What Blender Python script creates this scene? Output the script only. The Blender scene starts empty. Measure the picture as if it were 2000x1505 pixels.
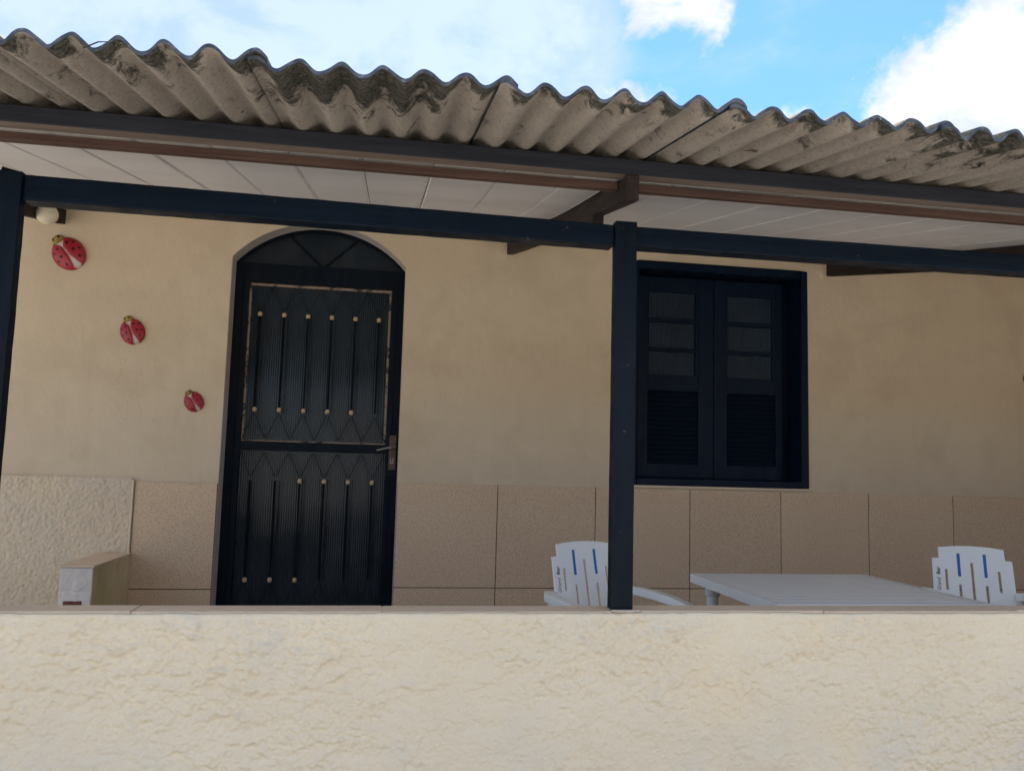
import bpy, bmesh, math, random
import numpy as np
from mathutils import Matrix, Vector

random.seed(7)
RNG = np.random.RandomState(11)
scene = bpy.context.scene
COL = scene.collection
R = math.radians

# ------------------------------------------------------------------ camera
cam_data = bpy.data.cameras.new("camera")
cam = bpy.data.objects.new("camera", cam_data)
COL.objects.link(cam)
scene.camera = cam
cam_data.sensor_fit = 'HORIZONTAL'
cam_data.sensor_width = 36.0
cam_data.lens = 36.0 * 1580.6 / 2000.0
cam_data.clip_start = 0.05
cam_data.clip_end = 2000.0
_yaw, _pitch, _roll = 0.156278, 0.099706, 0.027225
_f = Vector((math.sin(_yaw) * math.cos(_pitch), math.cos(_yaw) * math.cos(_pitch), math.sin(_pitch)))
_r0 = Vector((math.cos(_yaw), -math.sin(_yaw), 0.0))
_u0 = _r0.cross(_f)
_r = math.cos(_roll) * _r0 + math.sin(_roll) * _u0
_u = -math.sin(_roll) * _r0 + math.cos(_roll) * _u0
m = Matrix(((_r.x, _u.x, -_f.x, 0), (_r.y, _u.y, -_f.y, 0), (_r.z, _u.z, -_f.z, 1.10), (0, 0, 0, 1)))
cam.matrix_world = m

# ------------------------------------------------------------------ sky, sun, exposure
SUN_EL, SUN_ROT = R(66), R(16)
SKY_STRENGTH = 0.12
world = bpy.data.worlds.new("World")
scene.world = world
world.use_nodes = True
wn, wl = world.node_tree.nodes, world.node_tree.links
wn.clear()
w_out = wn.new('ShaderNodeOutputWorld')
w_bg = wn.new('ShaderNodeBackground')
w_bg.inputs['Strength'].default_value = SKY_STRENGTH
wl.new(w_bg.outputs[0], w_out.inputs[0])
sky = wn.new('ShaderNodeTexSky')
sky.sky_type = 'NISHITA'
sky.sun_disc = False
sky.sun_elevation = SUN_EL
sky.sun_rotation = SUN_ROT
sky.air_density = 1.0
sky.dust_density = 0.4
sky.ozone_density = 2.0
w_tc = wn.new('ShaderNodeTexCoord')


def w_math(op, a, b=None, c=None, clamp=False):
    n = wn.new('ShaderNodeMath')
    n.operation = op
    n.use_clamp = clamp
    for i, x in enumerate((a, b, c)):
        if x is None:
            continue
        if isinstance(x, (int, float)):
            n.inputs[i].default_value = x
        else:
            wl.new(x, n.inputs[i])
    return n.outputs[0]


def w_noise(scale, detail=6, rough=0.55, dist=0.0, offset=(0, 0, 0), squash=(1, 1, 1)):
    mp = wn.new('ShaderNodeMapping')
    mp.inputs['Location'].default_value = offset
    mp.inputs['Scale'].default_value = squash
    wl.new(w_tc.outputs['Generated'], mp.inputs['Vector'])
    n = wn.new('ShaderNodeTexNoise')
    n.inputs['Scale'].default_value = scale
    n.inputs['Detail'].default_value = detail
    n.inputs['Roughness'].default_value = rough
    n.inputs['Distortion'].default_value = dist
    wl.new(mp.outputs[0], n.inputs['Vector'])
    return n.outputs['Fac']


def w_lobe(d, rad):
    """0 at the heap's mean edge, positive inside, negative outside (chord distance)"""
    n = wn.new('ShaderNodeVectorMath')
    n.operation = 'DISTANCE'
    wl.new(w_tc.outputs['Generated'], n.inputs[0])
    n.inputs[1].default_value = d
    return w_math('DIVIDE', w_math('SUBTRACT', rad, n.outputs['Value']), 0.085)


def w_range(x, lo, hi):
    n = wn.new('ShaderNodeMapRange')
    n.interpolation_type = 'SMOOTHSTEP'
    wl.new(x, n.inputs['Value'])
    n.inputs['From Min'].default_value = lo
    n.inputs['From Max'].default_value = hi
    return n.outputs['Result']


n_puff = w_noise(11.0, 9, 0.62, 0.35)
n_fine = w_noise(22.0, 5, 0.6, 0.0, (3.1, 1.7, 0.4))
n_veil = w_noise(5.0, 8, 0.62, 0.6, (5.3, 0.2, 1.9), (1, 1, 1.8))
puff = w_math('ADD', w_math('MULTIPLY', w_math('SUBTRACT', n_puff, 0.5), 1.9),
              w_math('MULTIPLY', w_math('SUBTRACT', n_fine, 0.5), 0.7))
# cumulus heaps (direction of the heap, mean radius)
heaps = [((0.605, 0.698, 0.384), 0.115), ((0.545, 0.750, 0.374), 0.062), ((0.603, 0.674, 0.426), 0.075),
         ((0.700, 0.630, 0.340), 0.15), ((0.564, 0.726, 0.393), 0.070), ((0.270, 0.808, 0.523), 0.048), ((0.332, 0.795, 0.510), 0.042),
         ((0.276, 0.868, 0.414), 0.040), ((0.201, 0.884, 0.422), 0.032), ((0.433, 0.816, 0.383), 0.034),
         ((-0.75, 0.60, 0.35), 0.25), ((0.1, 0.50, 0.86), 0.20), ((-0.45, 0.35, 0.80), 0.25),
         ((-0.6, -0.7, 0.40), 0.36), ((0.5, -0.8, 0.35), 0.34), ((-0.9, 0.1, 0.45), 0.28), ((0.9, -0.1, 0.5), 0.30), ((0.0, -0.75, 0.66), 0.36)]
dens = None
for d, rad in heaps:
    v = Vector(d).normalized()
    l = w_lobe(v, rad)
    dens = l if dens is None else w_math('SMOOTH_MAX', dens, l, 0.12)
cum = w_range(w_math('ADD', dens, puff), -0.10, 0.34)
# thin veil over the left of the view and scattered elsewhere
vl = w_lobe(Vector((-0.22, 0.86, 0.47)).normalized(), 0.50)
veil_bias = w_math('MULTIPLY', w_math('MAXIMUM', vl, 0.0), 0.85)
veil = w_range(w_math('ADD', n_veil, veil_bias), 0.50, 1.02)
cover = w_math('MAXIMUM', cum, w_math('MULTIPLY', veil, 0.58), clamp=True)
shade = w_range(w_noise(9.0, 6, 0.6, 0.3, (0.6, 0.3, 2.2), (1, 1, 1.6)), 0.34, 0.58)
ccol = wn.new('ShaderNodeMix')
ccol.data_type = 'RGBA'
wl.new(shade, ccol.inputs['Factor'])
ccol.inputs['A'].default_value = (2.75, 3.05, 3.55, 1)
ccol.inputs['B'].default_value = (3.75, 3.85, 3.95, 1)
tint = wn.new('ShaderNodeMix')
tint.data_type = 'RGBA'
tint.blend_type = 'MULTIPLY'
tint.inputs['Factor'].default_value = 1.0
wl.new(sky.outputs[0], tint.inputs['A'])
tint.inputs['B'].default_value = (0.50, 0.74, 1.02, 1)
smix = wn.new('ShaderNodeMix')
smix.data_type = 'RGBA'
wl.new(cover, smix.inputs['Factor'])
wl.new(tint.outputs['Result'], smix.inputs['A'])
wl.new(ccol.outputs['Result'], smix.inputs['B'])
wl.new(smix.outputs['Result'], w_bg.inputs['Color'])

sun_data = bpy.data.lights.new("sun", 'SUN')
sun_data.energy = 5.0
sun_data.angle = R(0.5)
sun_data.color = (1.0, 0.95, 0.87)
sun = bpy.data.objects.new("sun", sun_data)
COL.objects.link(sun)
_sd = Vector((math.sin(SUN_ROT) * math.cos(SUN_EL), math.cos(SUN_ROT) * math.cos(SUN_EL), math.sin(SUN_EL)))
sun.rotation_euler = _sd.to_track_quat('Z', 'Y').to_euler()
sun.location = (2, 8, 12)

scene.view_settings.view_transform = 'Standard'
scene.view_settings.look = 'None'
scene.view_settings.exposure = 1.26
scene.view_settings.gamma = 1.0
scene.view_settings.use_curve_mapping = False
scene.render.engine = 'CYCLES'
scene.cycles.max_bounces = 10
scene.cycles.diffuse_bounces = 6
scene.cycles.glossy_bounces = 4
scene.cycles.use_denoising = True

# ------------------------------------------------------------------ materials


class NT:
    """small helper round a material's node tree"""

    def __init__(self, name):
        self.m = bpy.data.materials.new(name)
        self.m.use_nodes = True
        self.n, self.l = self.m.node_tree.nodes, self.m.node_tree.links
        self.b = self.n['Principled BSDF']
        tc = self.n.new('ShaderNodeTexCoord')
        self.obj = tc.outputs['Object']

    def _set(self, sock, x):
        if isinstance(x, bpy.types.NodeSocket):
            self.l.new(x, sock)
        elif isinstance(x, (tuple, list)) and len(x) == 3 and sock.type == 'RGBA':
            sock.default_value = (*x, 1)
        else:
            sock.default_value = x

    def noise(self, scale, detail=4, rough=0.55, stretch=(1, 1, 1), dist=0.0, off=(0, 0, 0), out='Fac'):
        mp = self.n.new('ShaderNodeMapping')
        mp.inputs['Scale'].default_value = stretch
        mp.inputs['Location'].default_value = off
        self.l.new(self.obj, mp.inputs['Vector'])
        t = self.n.new('ShaderNodeTexNoise')
        t.inputs['Scale'].default_value = scale
        t.inputs['Detail'].default_value = detail
        t.inputs['Roughness'].default_value = rough
        t.inputs['Distortion'].default_value = dist
        self.l.new(mp.outputs[0], t.inputs['Vector'])
        return t.outputs[out]

    def voronoi(self, scale, stretch=(1, 1, 1), feature='F1', out='Distance'):
        mp = self.n.new('ShaderNodeMapping')
        mp.inputs['Scale'].default_value = stretch
        self.l.new(self.obj, mp.inputs['Vector'])
        t = self.n.new('ShaderNodeTexVoronoi')
        t.feature = feature
        t.inputs['Scale'].default_value = scale
        self.l.new(mp.outputs[0], t.inputs['Vector'])
        return t.outputs[out]

    def wave(self, scale, axis='X', dist=0.0, detail=2.0, dscale=1.0):
        t = self.n.new('ShaderNodeTexWave')
        t.bands_direction = axis
        t.inputs['Scale'].default_value = scale
        t.inputs['Distortion'].default_value = dist
        t.inputs['Detail'].default_value = detail
        t.inputs['Detail Scale'].default_value = dscale
        self.l.new(self.obj, t.inputs['Vector'])
        return t.outputs['Fac']

    def math(self, op, a, b=0.0, clamp=False):
        t = self.n.new('ShaderNodeMath')
        t.operation = op
        t.use_clamp = clamp
        self._set(t.inputs[0], a)
        self._set(t.inputs[1], b)
        return t.outputs[0]

    def rng(self, x, lo, hi, a=0.0, b=1.0):
        t = self.n.new('ShaderNodeMapRange')
        t.interpolation_type = 'SMOOTHSTEP'
        self._set(t.inputs['Value'], x)
        t.inputs['From Min'].default_value = lo
        t.inputs['From Max'].default_value = hi
        t.inputs['To Min'].default_value = a
        t.inputs['To Max'].default_value = b
        return t.outputs['Result']

    def mix(self, fac, a, b, blend='MIX'):
        t = self.n.new('ShaderNodeMix')
        t.data_type = 'RGBA'
        t.blend_type = blend
        self._set(t.inputs['Factor'], fac)
        self._set(t.inputs['A'], a)
        self._set(t.inputs['B'], b)
        return t.outputs['Result']

    def sep(self):
        t = self.n.new('ShaderNodeSeparateXYZ')
        self.l.new(self.obj, t.inputs[0])
        return t.outputs

    def bump(self, h, dist, strength=1.0, prev=None):
        t = self.n.new('ShaderNodeBump')
        t.inputs['Distance'].default_value = dist
        t.inputs['Strength'].default_value = strength
        self._set(t.inputs['Height'], h)
        if prev is not None:
            self.l.new(prev, t.inputs['Normal'])
        return t.outputs[0]

    def done(self, color, rough=0.6, normal=None, spec=0.5, metal=0.0, **kw):
        self._set(self.b.inputs['Base Color'], color)
        self._set(self.b.inputs['Roughness'], rough)
        self._set(self.b.inputs['Specular IOR Level'], spec)
        self._set(self.b.inputs['Metallic'], metal)
        if normal is not None:
            self.l.new(normal, self.b.inputs['Normal'])
        for k, x in kw.items():
            self._set(self.b.inputs[k], x)
        return self.m


def m_wall():
    t = NT("smooth_cream_render")
    big = t.noise(1.3, 4, 0.6)
    mid = t.noise(4.0, 6, 0.62, off=(2, 1, 3))
    c = t.mix(t.rng(big, .3, .7), (.655, .54, .395), (.70, .59, .44))
    c = t.mix(t.rng(mid, .45, .70, 0, .55), c, (.585, .478, .345))
    streak = t.rng(t.noise(2.2, 6, .65, stretch=(5, 1, .35), off=(4, 1, 6)), .52, .74, 0, .22)
    c = t.mix(streak, c, (.59, .48, .35))
    pale = t.rng(t.noise(2.0, 5, .6, off=(8, 8, 1)), .56, .74, 0, .45)
    c = t.mix(pale, c, (.74, .635, .505))
    speck = t.rng(t.noise(60, 3, .7, off=(4, 4, 4)), .70, .78, 0, .35)
    c = t.mix(speck, c, (.42, .33, .24))
    n1 = t.bump(t.noise(3.0, 3, .5, stretch=(1, 1, .7)), .03, .4)
    flake = t.math('MULTIPLY', t.rng(t.noise(7.5, 7, .62, stretch=(1, 1, .7), dist=.4, off=(7, 2, 1)), .56, .60), t.rng(t.noise(1.6, 3, .5, off=(1, 7, 3)), .50, .60))
    n2 = t.bump(flake, .0018, .6, n1)
    n3 = t.bump(t.noise(110, 4, .6), .0016, .8, n2)
    n4 = t.bump(t.noise(26, 4, .6, stretch=(1.2, 1, .6)), .004, .5, n3)
    return t.done(c, .8, n4, .2)


def m_stucco(name, a, b, fine=1.0):
    t = NT(name)
    big = t.noise(1.7, 4, .6, off=(1, 0, 5))
    c = t.mix(t.rng(big, .32, .68), a, b)
    stain = t.rng(t.noise(4.2, 6, .65, stretch=(1, 1, 1.6), off=(9, 3, 1)), .52, .75, 0, .5)
    c = t.mix(stain, c, (a[0] * .93, a[1] * 1.0, a[2] * 1.02))
    grey = t.rng(t.noise(3.3, 5, .62, off=(13, 5, 2)), .50, .66, 0, .5)
    c = t.mix(grey, c, (a[0] * .93, a[1] * .985, a[2] * 1.10))
    ochre = t.rng(t.noise(2.6, 5, .6, off=(3, 8, 6)), .58, .76, 0, .45)
    c = t.mix(ochre, c, (b[0] * 1.02, b[1] * .96, b[2] * .84))
    dirt_shadow = t.rng(t.noise(30, 5, .72, stretch=(.55, 1, 1.5), off=(2, 2, 8)), .66, .77, 0, .4)  # dirt specks that also paint small shadow marks into the stucco colour
    c = t.mix(dirt_shadow, c, (.42, .375, .325))
    n1 = t.bump(t.noise(75, 5, .62, stretch=(.8, 1, 1.2)), .004 * fine, .6)
    n2 = t.bump(t.noise(240, 3, .6), .0012 * fine, .5, n1)
    return t.done(c, .85, n2, .2)


def m_tile():
    t = NT("speckled_beige_tile")
    big = t.noise(2.2, 3, .5)
    c = t.mix(t.rng(big, .3, .7), (.72, .535, .36), (.77, .585, .405))
    oi = t.n.new('ShaderNodeObjectInfo')
    c = t.mix(t.math('MULTIPLY', oi.outputs['Random'], .55), c, (.64, .47, .315))
    s1 = t.rng(t.noise(170, 3, .7), .50, .64)
    s2 = t.rng(t.noise(140, 3, .7, off=(5, 1, 2)), .54, .68)
    c = t.mix(t.math('MULTIPLY', s1, .75), c, (.33, .23, .155))
    c = t.mix(t.math('MULTIPLY', s2, .5), c, (.78, .65, .52))
    n = t.bump(t.noise(120, 4, .6), .0012, .4)
    return t.done(c, .5, n, .4)


def m_paint_navy(name, a=(.0030, .0080, .0175), b=(.0048, .0120, .0245), rough=.40, grain='X', wear=.0, dustf=.22, spec=.13):
    t = NT(name)
    st = {'X': (2, 40, 40), 'Z': (40, 40, 2), 'N': (6, 6, 6)}[grain]
    g = t.noise(1.0, 5, .6, stretch=st)
    c = t.mix(t.rng(g, .3, .7), a, b)
    dust = t.rng(t.noise(9, 6, .68, off=(1, 4, 2)), .56, .76, 0, dustf)
    c = t.mix(dust, c, (.020, .026, .037))
    if wear:
        w = t.rng(t.noise(22, 5, .7, off=(6, 6, 1)), .665, .70, 0, wear)
        c = t.mix(w, c, (.22, .20, .19))
    n = t.bump(g, .0025, .6)
    if grain == 'Z':                                       # saw marks across the timber
        n = t.bump(t.wave(55, 'Z', 2.5, 3, 2.0), .0008, .16, n)
    n = t.bump(t.noise(70, 4, .6), .001, .5, n)
    r = t.rng(t.noise(12, 4, .6), .3, .7, rough - .06, rough + .14)
    return t.done(c, r, n, spec)


def m_wood(name, a, b, grain='X', rough=.7, dust=(.20, .16, .14), dustfac=.35):
    t = NT(name)
    st = {'X': (3, 60, 60), 'Y': (60, 3, 60)}[grain]
    g = t.noise(1.0, 6, .62, stretch=st, dist=.3)
    c = t.mix(t.rng(g, .28, .72), a, b)
    st2 = {'X': (1.2, 9, 9), 'Y': (9, 1.2, 9)}[grain]
    d = t.rng(t.noise(1.6, 6, .65, stretch=st2, off=(3, 1, 2)), .48, .72, 0, dustfac)
    c = t.mix(d, c, dust)
    n = t.bump(g, .003, .6)
    return t.done(c, rough, n, .3)


def m_sheet():
    t = NT("weathered_fibre_cement")
    s = t.sep()
    c = t.mix(t.rng(t.noise(3.2, 5, .6, stretch=(1, .5, 1)), .3, .7), (.365, .32, .275), (.45, .40, .345))
    c = t.mix(t.rng(t.noise(20, 6, .7, stretch=(1, .16, 1), off=(3, 1, 1)), .44, .70, 0, .55), c, (.27, .23, .195))
    c = t.mix(t.rng(t.noise(120, 3, .7), .50, .66, 0, .55), c, (.50, .45, .385))
    c = t.mix(t.rng(t.noise(95, 3, .7, off=(5, 5, 5)), .55, .68, 0, .5), c, (.17, .14, .115))
    # lichen creeping in from the drip edge: in the troughs everywhere, much further in on one stretch
    tr = t.math('COSINE', t.math('MULTIPLY', t.math('SUBTRACT', s['X'], -.2875), 2 * math.pi / .0858))   # 1 crest, -1 trough
    near = t.rng(s['Y'], 1.60, 1.74, 1.0, 0.0)
    far = t.rng(s['Y'], 1.66, 2.06, 1.0, 0.0)
    zone = t.math('MULTIPLY', t.rng(s['X'], -.36, -.24), t.rng(s['X'], .03, .16, 1.0, 0.0))
    zone = t.math('ADD', zone, t.math('MULTIPLY', t.rng(t.noise(2.3, 3, .5, stretch=(1, .2, .2), off=(4.2, .5, 2.0)), .50, .66), .55), True)
    blot = t.noise(15, 8, .74, stretch=(1, .45, 1), dist=.5, off=(2, 5, 3))
    k = t.math('ADD', blot, t.math('MULTIPLY', near, t.math('ADD', .235, t.math('MULTIPLY', tr, -.10))))
    k = t.math('ADD', k, t.math('MULTIPLY', t.math('MULTIPLY', far, zone), t.math('ADD', .25, t.math('MULTIPLY', tr, -.09))))
    moss = t.rng(k, .565, .69, 0, .94)
    c = t.mix(moss, c, t.mix(t.rng(t.noise(85, 3, .7), .35, .65), (.020, .021, .019), (.095, .092, .078)))
    spot = t.rng(t.noise(30, 4, .6, stretch=(1, .6, 1), off=(8, 8, 8)), .715, .75, 0, .8)
    c = t.mix(spot, c, (.05, .045, .035))
    n = t.bump(t.noise(75, 5, .7), .004, .8)
    return t.done(c, .95, n, .05)


def m_sheet_edge():
    t = NT("lichen_grey_edge")
    c = t.mix(t.rng(t.noise(30, 5, .65), .35, .68), (.055, .068, .090), (.12, .145, .18))
    c = t.mix(t.rng(t.noise(60, 4, .7, off=(4, 2, 1)), .60, .70, 0, .8), c, (.34, .36, .38))
    n = t.bump(t.noise(70, 4, .6), .003, .8)
    return t.done(c, .9, n, .15)


def m_pvc():
    t = NT("white_pvc_lining")
    c = t.mix(t.rng(t.noise(2.5, 4, .6), .3, .7), (.79, .78, .785), (.84, .83, .83))
    st = t.rng(t.noise(2.0, 5, .6, stretch=(.35, 1.5, 1), off=(1, 1, 1)), .48, .74, 0, .45)
    c = t.mix(st, c, (.58, .565, .575))
    n = t.bump(t.noise(1.2, 3, .5, stretch=(.5, 4, 1)), .01, .25)
    return t.done(c, .45, n, .35)


def m_plastic(name, a, rough=.42):
    t = NT(name)
    c = t.mix(t.rng(t.noise(5, 4, .6), .35, .7), a, tuple(x * .93 for x in a))
    c = t.mix(t.rng(t.noise(30, 5, .7, off=(3, 3, 1)), .62, .76, 0, .25), c, tuple(x * .72 for x in a))
    n = t.bump(t.noise(60, 3, .5), .0006, .5)
    return t.done(c, rough, n, .5)


def m_glass(name, col=(.010, .019, .029), ribs=26.0, rough=.14, amp=.0034):
    t = NT(name)
    c = t.mix(t.rng(t.noise(3, 4, .6), .35, .7), col, tuple(x * 1.5 for x in col))
    grime = t.rng(t.noise(5, 6, .65, stretch=(1, 1, .4), off=(2, 2, 2)), .5, .75, 0, .35)
    c = t.mix(grime, c, (.05, .055, .06))
    w = t.wave(ribs, 'X', .35, 2, 2.0)
    n = t.bump(w, amp, .55)
    n = t.bump(t.noise(7, 3, .5), .004, .35, n)
    return t.done(c, rough, n, .33)


def m_plain(name, a, b=None, rough=.5, scale=8, spec=.4, metal=0.0, bump=.0):
    t = NT(name)
    b = b or tuple(x * .8 for x in a)
    f = t.noise(scale, 5, .65)
    c = t.mix(t.rng(f, .3, .7), a, b)
    n = t.bump(f, bump, .6) if bump else None
    return t.done(c, rough, n, spec, metal)


def m_putty():
    t = NT("peeling_beige_putty")
    k = t.rng(t.noise(26, 5, .7), .40, .50)
    c = t.mix(k, (.05, .05, .055), t.mix(t.noise(50, 3, .6), (.42, .33, .25), (.30, .22, .18)))
    return t.done(c, .8, t.bump(k, .002, .6), .2)


def m_lowwall():
    t = NT("yellowed_lime_render")
    g = t.noise(3.5, 5, .65, stretch=(1, 1, .5))
    c = t.mix(t.rng(g, .3, .7), (.58, .48, .25), (.72, .63, .42))
    c = t.mix(t.rng(t.noise(9, 5, .6, off=(1, 5, 1)), .5, .7, 0, .5), c, (.50, .40, .28))
    return t.done(c, .85, t.bump(t.noise(40, 4, .6), .003, .5), .2)


M = dict(
    wall=m_wall(),
    parapet=m_stucco("rough_cream_stucco", (.78, .685, .525), (.825, .735, .575)),
    dado=m_stucco("rough_beige_stucco", (.69, .575, .43), (.74, .63, .48), 1.2),
    tile=m_tile(),
    grout=m_plain("brown_grout", (.13, .095, .07), (.10, .07, .05), .9),
    navy=m_paint_navy("navy_gloss_wood_x", wear=.35),
    navy_z=m_paint_navy("navy_gloss_wood_z", (.0026, .0068, .0140), (.0045, .0105, .0200), grain='Z', wear=.35),
    navy_door=m_paint_navy("navy_gloss_door", (.0022, .0060, .0125), (.0036, .0088, .0175), .42, 'Z', 0, .10),
    navy_win=m_paint_navy("navy_gloss_shutter", (.0020, .0085, .0240), (.0034, .0125, .0320), .42, 'Z', 0, .10),
    louvre=m_paint_navy("navy_louvre", (.0040, .0105, .0235), (.006, .0145, .029), .5, 'X'),
    iron=m_paint_navy("black_iron", (.003, .005, .008), (.005, .008, .012), .7, 'N', 0, .15, .06),
    glass=m_glass("fluted_dark_glass"),
    glass_win=m_glass("fluted_window_glass", (.011, .023, .040), 30.0, .18, .0026),
    transom=m_glass("dusty_transom_glass", (.007, .014, .023), 60.0, .35, .0006),
    putty=m_putty(),
    knob=m_plain("worn_beige_knob", (.68, .50, .32), (.50, .34, .21), .5, 60),
    bronze=m_plain("rusty_brown_plate", (.075, .045, .035), (.11, .06, .045), .45, 40, .5, .3),
    steel=m_plain("dull_steel", (.30, .28, .26), (.22, .21, .20), .35, 30, .5, .7),
    purlin=m_wood("weathered_grey_wood", (.015, .017, .025), (.028, .030, .041), 'X', dust=(.052, .053, .068)),
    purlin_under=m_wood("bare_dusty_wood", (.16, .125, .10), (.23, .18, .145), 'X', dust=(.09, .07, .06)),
    batten=m_wood("reddish_brown_wood", (.070, .038, .029), (.125, .074, .056), 'X', dust=(.045, .028, .024), dustfac=.7),
    rafter=m_wood("stained_dark_wood", (.020, .014, .014), (.038, .027, .025), 'Y', dust=(.075, .056, .050)),
    sheet=m_sheet(),
    edge=m_sheet_edge(),
    pvc=m_pvc(),
    pvc_dark=m_plain("pvc_tongue", (.55, .54, .55), (.50, .49, .50), .6),
    cap=m_plain("brown_cap_tile", (.80, .65, .49), (.73, .585, .44), .7, 25, .3, 0, .002),
    mortar=m_plain("pale_mortar", (.62, .56, .47), (.52, .46, .38), .9, 40, .2, 0, .004),
    plastic=m_plastic("white_plastic", (.86, .88, .90)),
    table=m_plastic("greyed_white_plastic", (.73, .735, .745), .5),
    blue=m_plain("blue_plastic", (.010, .145, .50), (.010, .12, .44), .4, 20),
    ink=m_plain("black_print", (.03, .03, .035), (.05, .05, .055), .6, 30),
    red=m_plain("glossy_red_paint", (.42, .018, .038), (.34, .013, .028), .35, 14, .5),
    white=m_plain("ladybug_white_paint", (.68, .60, .56), (.60, .52, .48), .5, 14),
    yellow=m_plain("mustard_paint", (.44, .31, .08), (.30, .21, .06), .5, 24),
    black=m_plain("black_paint", (.012, .006, .008), (.02, .01, .012), .4, 14),
    globe=m_plain("milky_globe", (.78, .72, .55), (.74, .68, .51), .4, 6),
    lowwall=m_lowwall(),
    lowwhite=m_stucco("whitewashed_end", (.74, .69, .65), (.78, .73, .69)),
    concrete=m_plain("porch_concrete", (.45, .36, .29), (.40, .32, .25), .7, 6, .3, 0, .002),
    street=m_plain("pale_street", (.36, .33, .285), (.31, .285, .245), .9, 3, .2, 0, .01),
    street_wall=m_plain("street_wall_paint", (.36, .33, .28), (.30, .275, .24), .9, 2, .2),
    reveal=m_plain("greyed_white_paint", (.60, .56, .52), (.52, .48, .44), .8, 12, .2, 0, .002),
    brick=m_plain("bare_brick", (.20, .09, .06), (.13, .06, .04), .9, 40, .2, 0, .004),
)

# ------------------------------------------------------------------ mesh helpers


class MB:
    def __init__(self):
        self.v, self.f, self.mi, self.sm = [], [], [], []

    def add(self, verts, faces, mi=0, smooth=False):
        o = len(self.v)
        self.v += [tuple(x) for x in verts]
        self.f += [tuple(i + o for i in f) for f in faces]
        self.mi += [mi] * len(faces)
        self.sm += [smooth] * len(faces)
        return self

    def box(self, x0, x1, y0, y1, z0, z1, mi=0):
        v = [(x0, y0, z0), (x1, y0, z0), (x1, y1, z0), (x0, y1, z0),
             (x0, y0, z1), (x1, y0, z1), (x1, y1, z1), (x0, y1, z1)]
        return self.hexa(v, mi)

    def hexa(self, v, mi=0):
        return self.add(v, [(0, 3, 2, 1), (4, 5, 6, 7), (0, 1, 5, 4), (1, 2, 6, 5), (2, 3, 7, 6), (3, 0, 4, 7)], mi)

    def tube(self, pts, r, n=8, caps=True, mi=0):
        pts = [Vector(p) for p in pts]
        rings = []
        for i, p in enumerate(pts):
            a = pts[max(0, i - 1)]
            b = pts[min(len(pts) - 1, i + 1)]
            t = (b - a).normalized()
            s = t.cross(Vector((0, 0, 1)))
            if s.length < 1e-4:
                s = Vector((1, 0, 0))
            s.normalize()
            w = s.cross(t).normalized()
            rr = r[i] if isinstance(r, (list, tuple)) else r
            rings.append([p + rr * (math.cos(2 * math.pi * k / n) * s + math.sin(2 * math.pi * k / n) * w) for k in range(n)])
        vs = [q for ring in rings for q in ring]
        fs = []
        for i in range(len(rings) - 1):
            for k in range(n):
                fs.append((i * n + k, i * n + (k + 1) % n, (i + 1) * n + (k + 1) % n, (i + 1) * n + k))
        self.add(vs, fs, mi, True)
        if caps:
            o = len(rings) - 1
            self.add(rings[0], [tuple(range(n))], mi)
            self.add(rings[o], [tuple(reversed(range(n)))], mi)
        return self

    def sweep(self, pts, w, h, mi=0):
        """rectangular bar along pts: w across (horizontal), h along the vertical"""
        pts = [Vector(p) for p in pts]
        rings = []
        for i, p in enumerate(pts):
            a = pts[max(0, i - 1)]
            b = pts[min(len(pts) - 1, i + 1)]
            t = (b - a).normalized()
            s = t.cross(Vector((0, 0, 1))).normalized()
            u = s.cross(t).normalized()
            rings.append([p - s * w / 2 - u * h / 2, p + s * w / 2 - u * h / 2, p + s * w / 2 + u * h / 2, p - s * w / 2 + u * h / 2])
        vs = [q for ring in rings for q in ring]
        fs = []
        for i in range(len(rings) - 1):
            for k in range(4):
                fs.append((i * 4 + k, i * 4 + (k + 1) % 4, (i + 1) * 4 + (k + 1) % 4, (i + 1) * 4 + k))
        e = (len(rings) - 1) * 4
        fs += [(3, 2, 1, 0), (e, e + 1, e + 2, e + 3)]
        return self.add(vs, fs, mi)

    def lathe(self, c, prof, n=16, axis='Z', mi=0):
        """prof: list of (radius, height) along axis from c"""
        vs = []
        for r, h in prof:
            for k in range(n):
                a = 2 * math.pi * k / n
                x, y = r * math.cos(a), r * math.sin(a)
                if axis == 'Z':
                    vs.append((c[0] + x, c[1] + y, c[2] + h))
                else:
                    vs.append((c[0] + x, c[1] - h, c[2] + y))
        fs = []
        for i in range(len(prof) - 1):
            for k in range(n):
                fs.append((i * n + k, i * n + (k + 1) % n, (i + 1) * n + (k + 1) % n, (i + 1) * n + k))
        fs.append(tuple(reversed(range(n))))
        e = (len(prof) - 1) * n
        fs.append(tuple(range(e, e + n)))
        return self.add(vs, fs, mi, True)

    def build(self, name, mats, parent=None, bevel=0.0, seg=2, autosmooth=True):
        me = bpy.data.meshes.new(name)
        me.from_pydata(self.v, [], self.f)
        if not isinstance(mats, (list, tuple)):
            mats = [mats]
        for x in mats:
            me.materials.append(x)
        me.polygons.foreach_set('material_index', self.mi)
        me.polygons.foreach_set('use_smooth', self.sm)
        bm = bmesh.new()
        bm.from_mesh(me)
        bmesh.ops.remove_doubles(bm, verts=bm.verts, dist=1e-5)
        bmesh.ops.recalc_face_normals(bm, faces=bm.faces)
        if bevel:
            es = [e for e in bm.edges if len(e.link_faces) == 2 and e.calc_face_angle(0) > 0.6]
            bmesh.ops.bevel(bm, geom=es, offset=bevel, segments=seg, affect='EDGES', profile=.6, clamp_overlap=True)
        bm.to_mesh(me)
        bm.free()
        me.update()
        o = bpy.data.objects.new(name, me)
        COL.objects.link(o)
        if parent is not None:
            o.parent = parent
            o.matrix_parent_inverse = parent_inv(parent)
        return o


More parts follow.
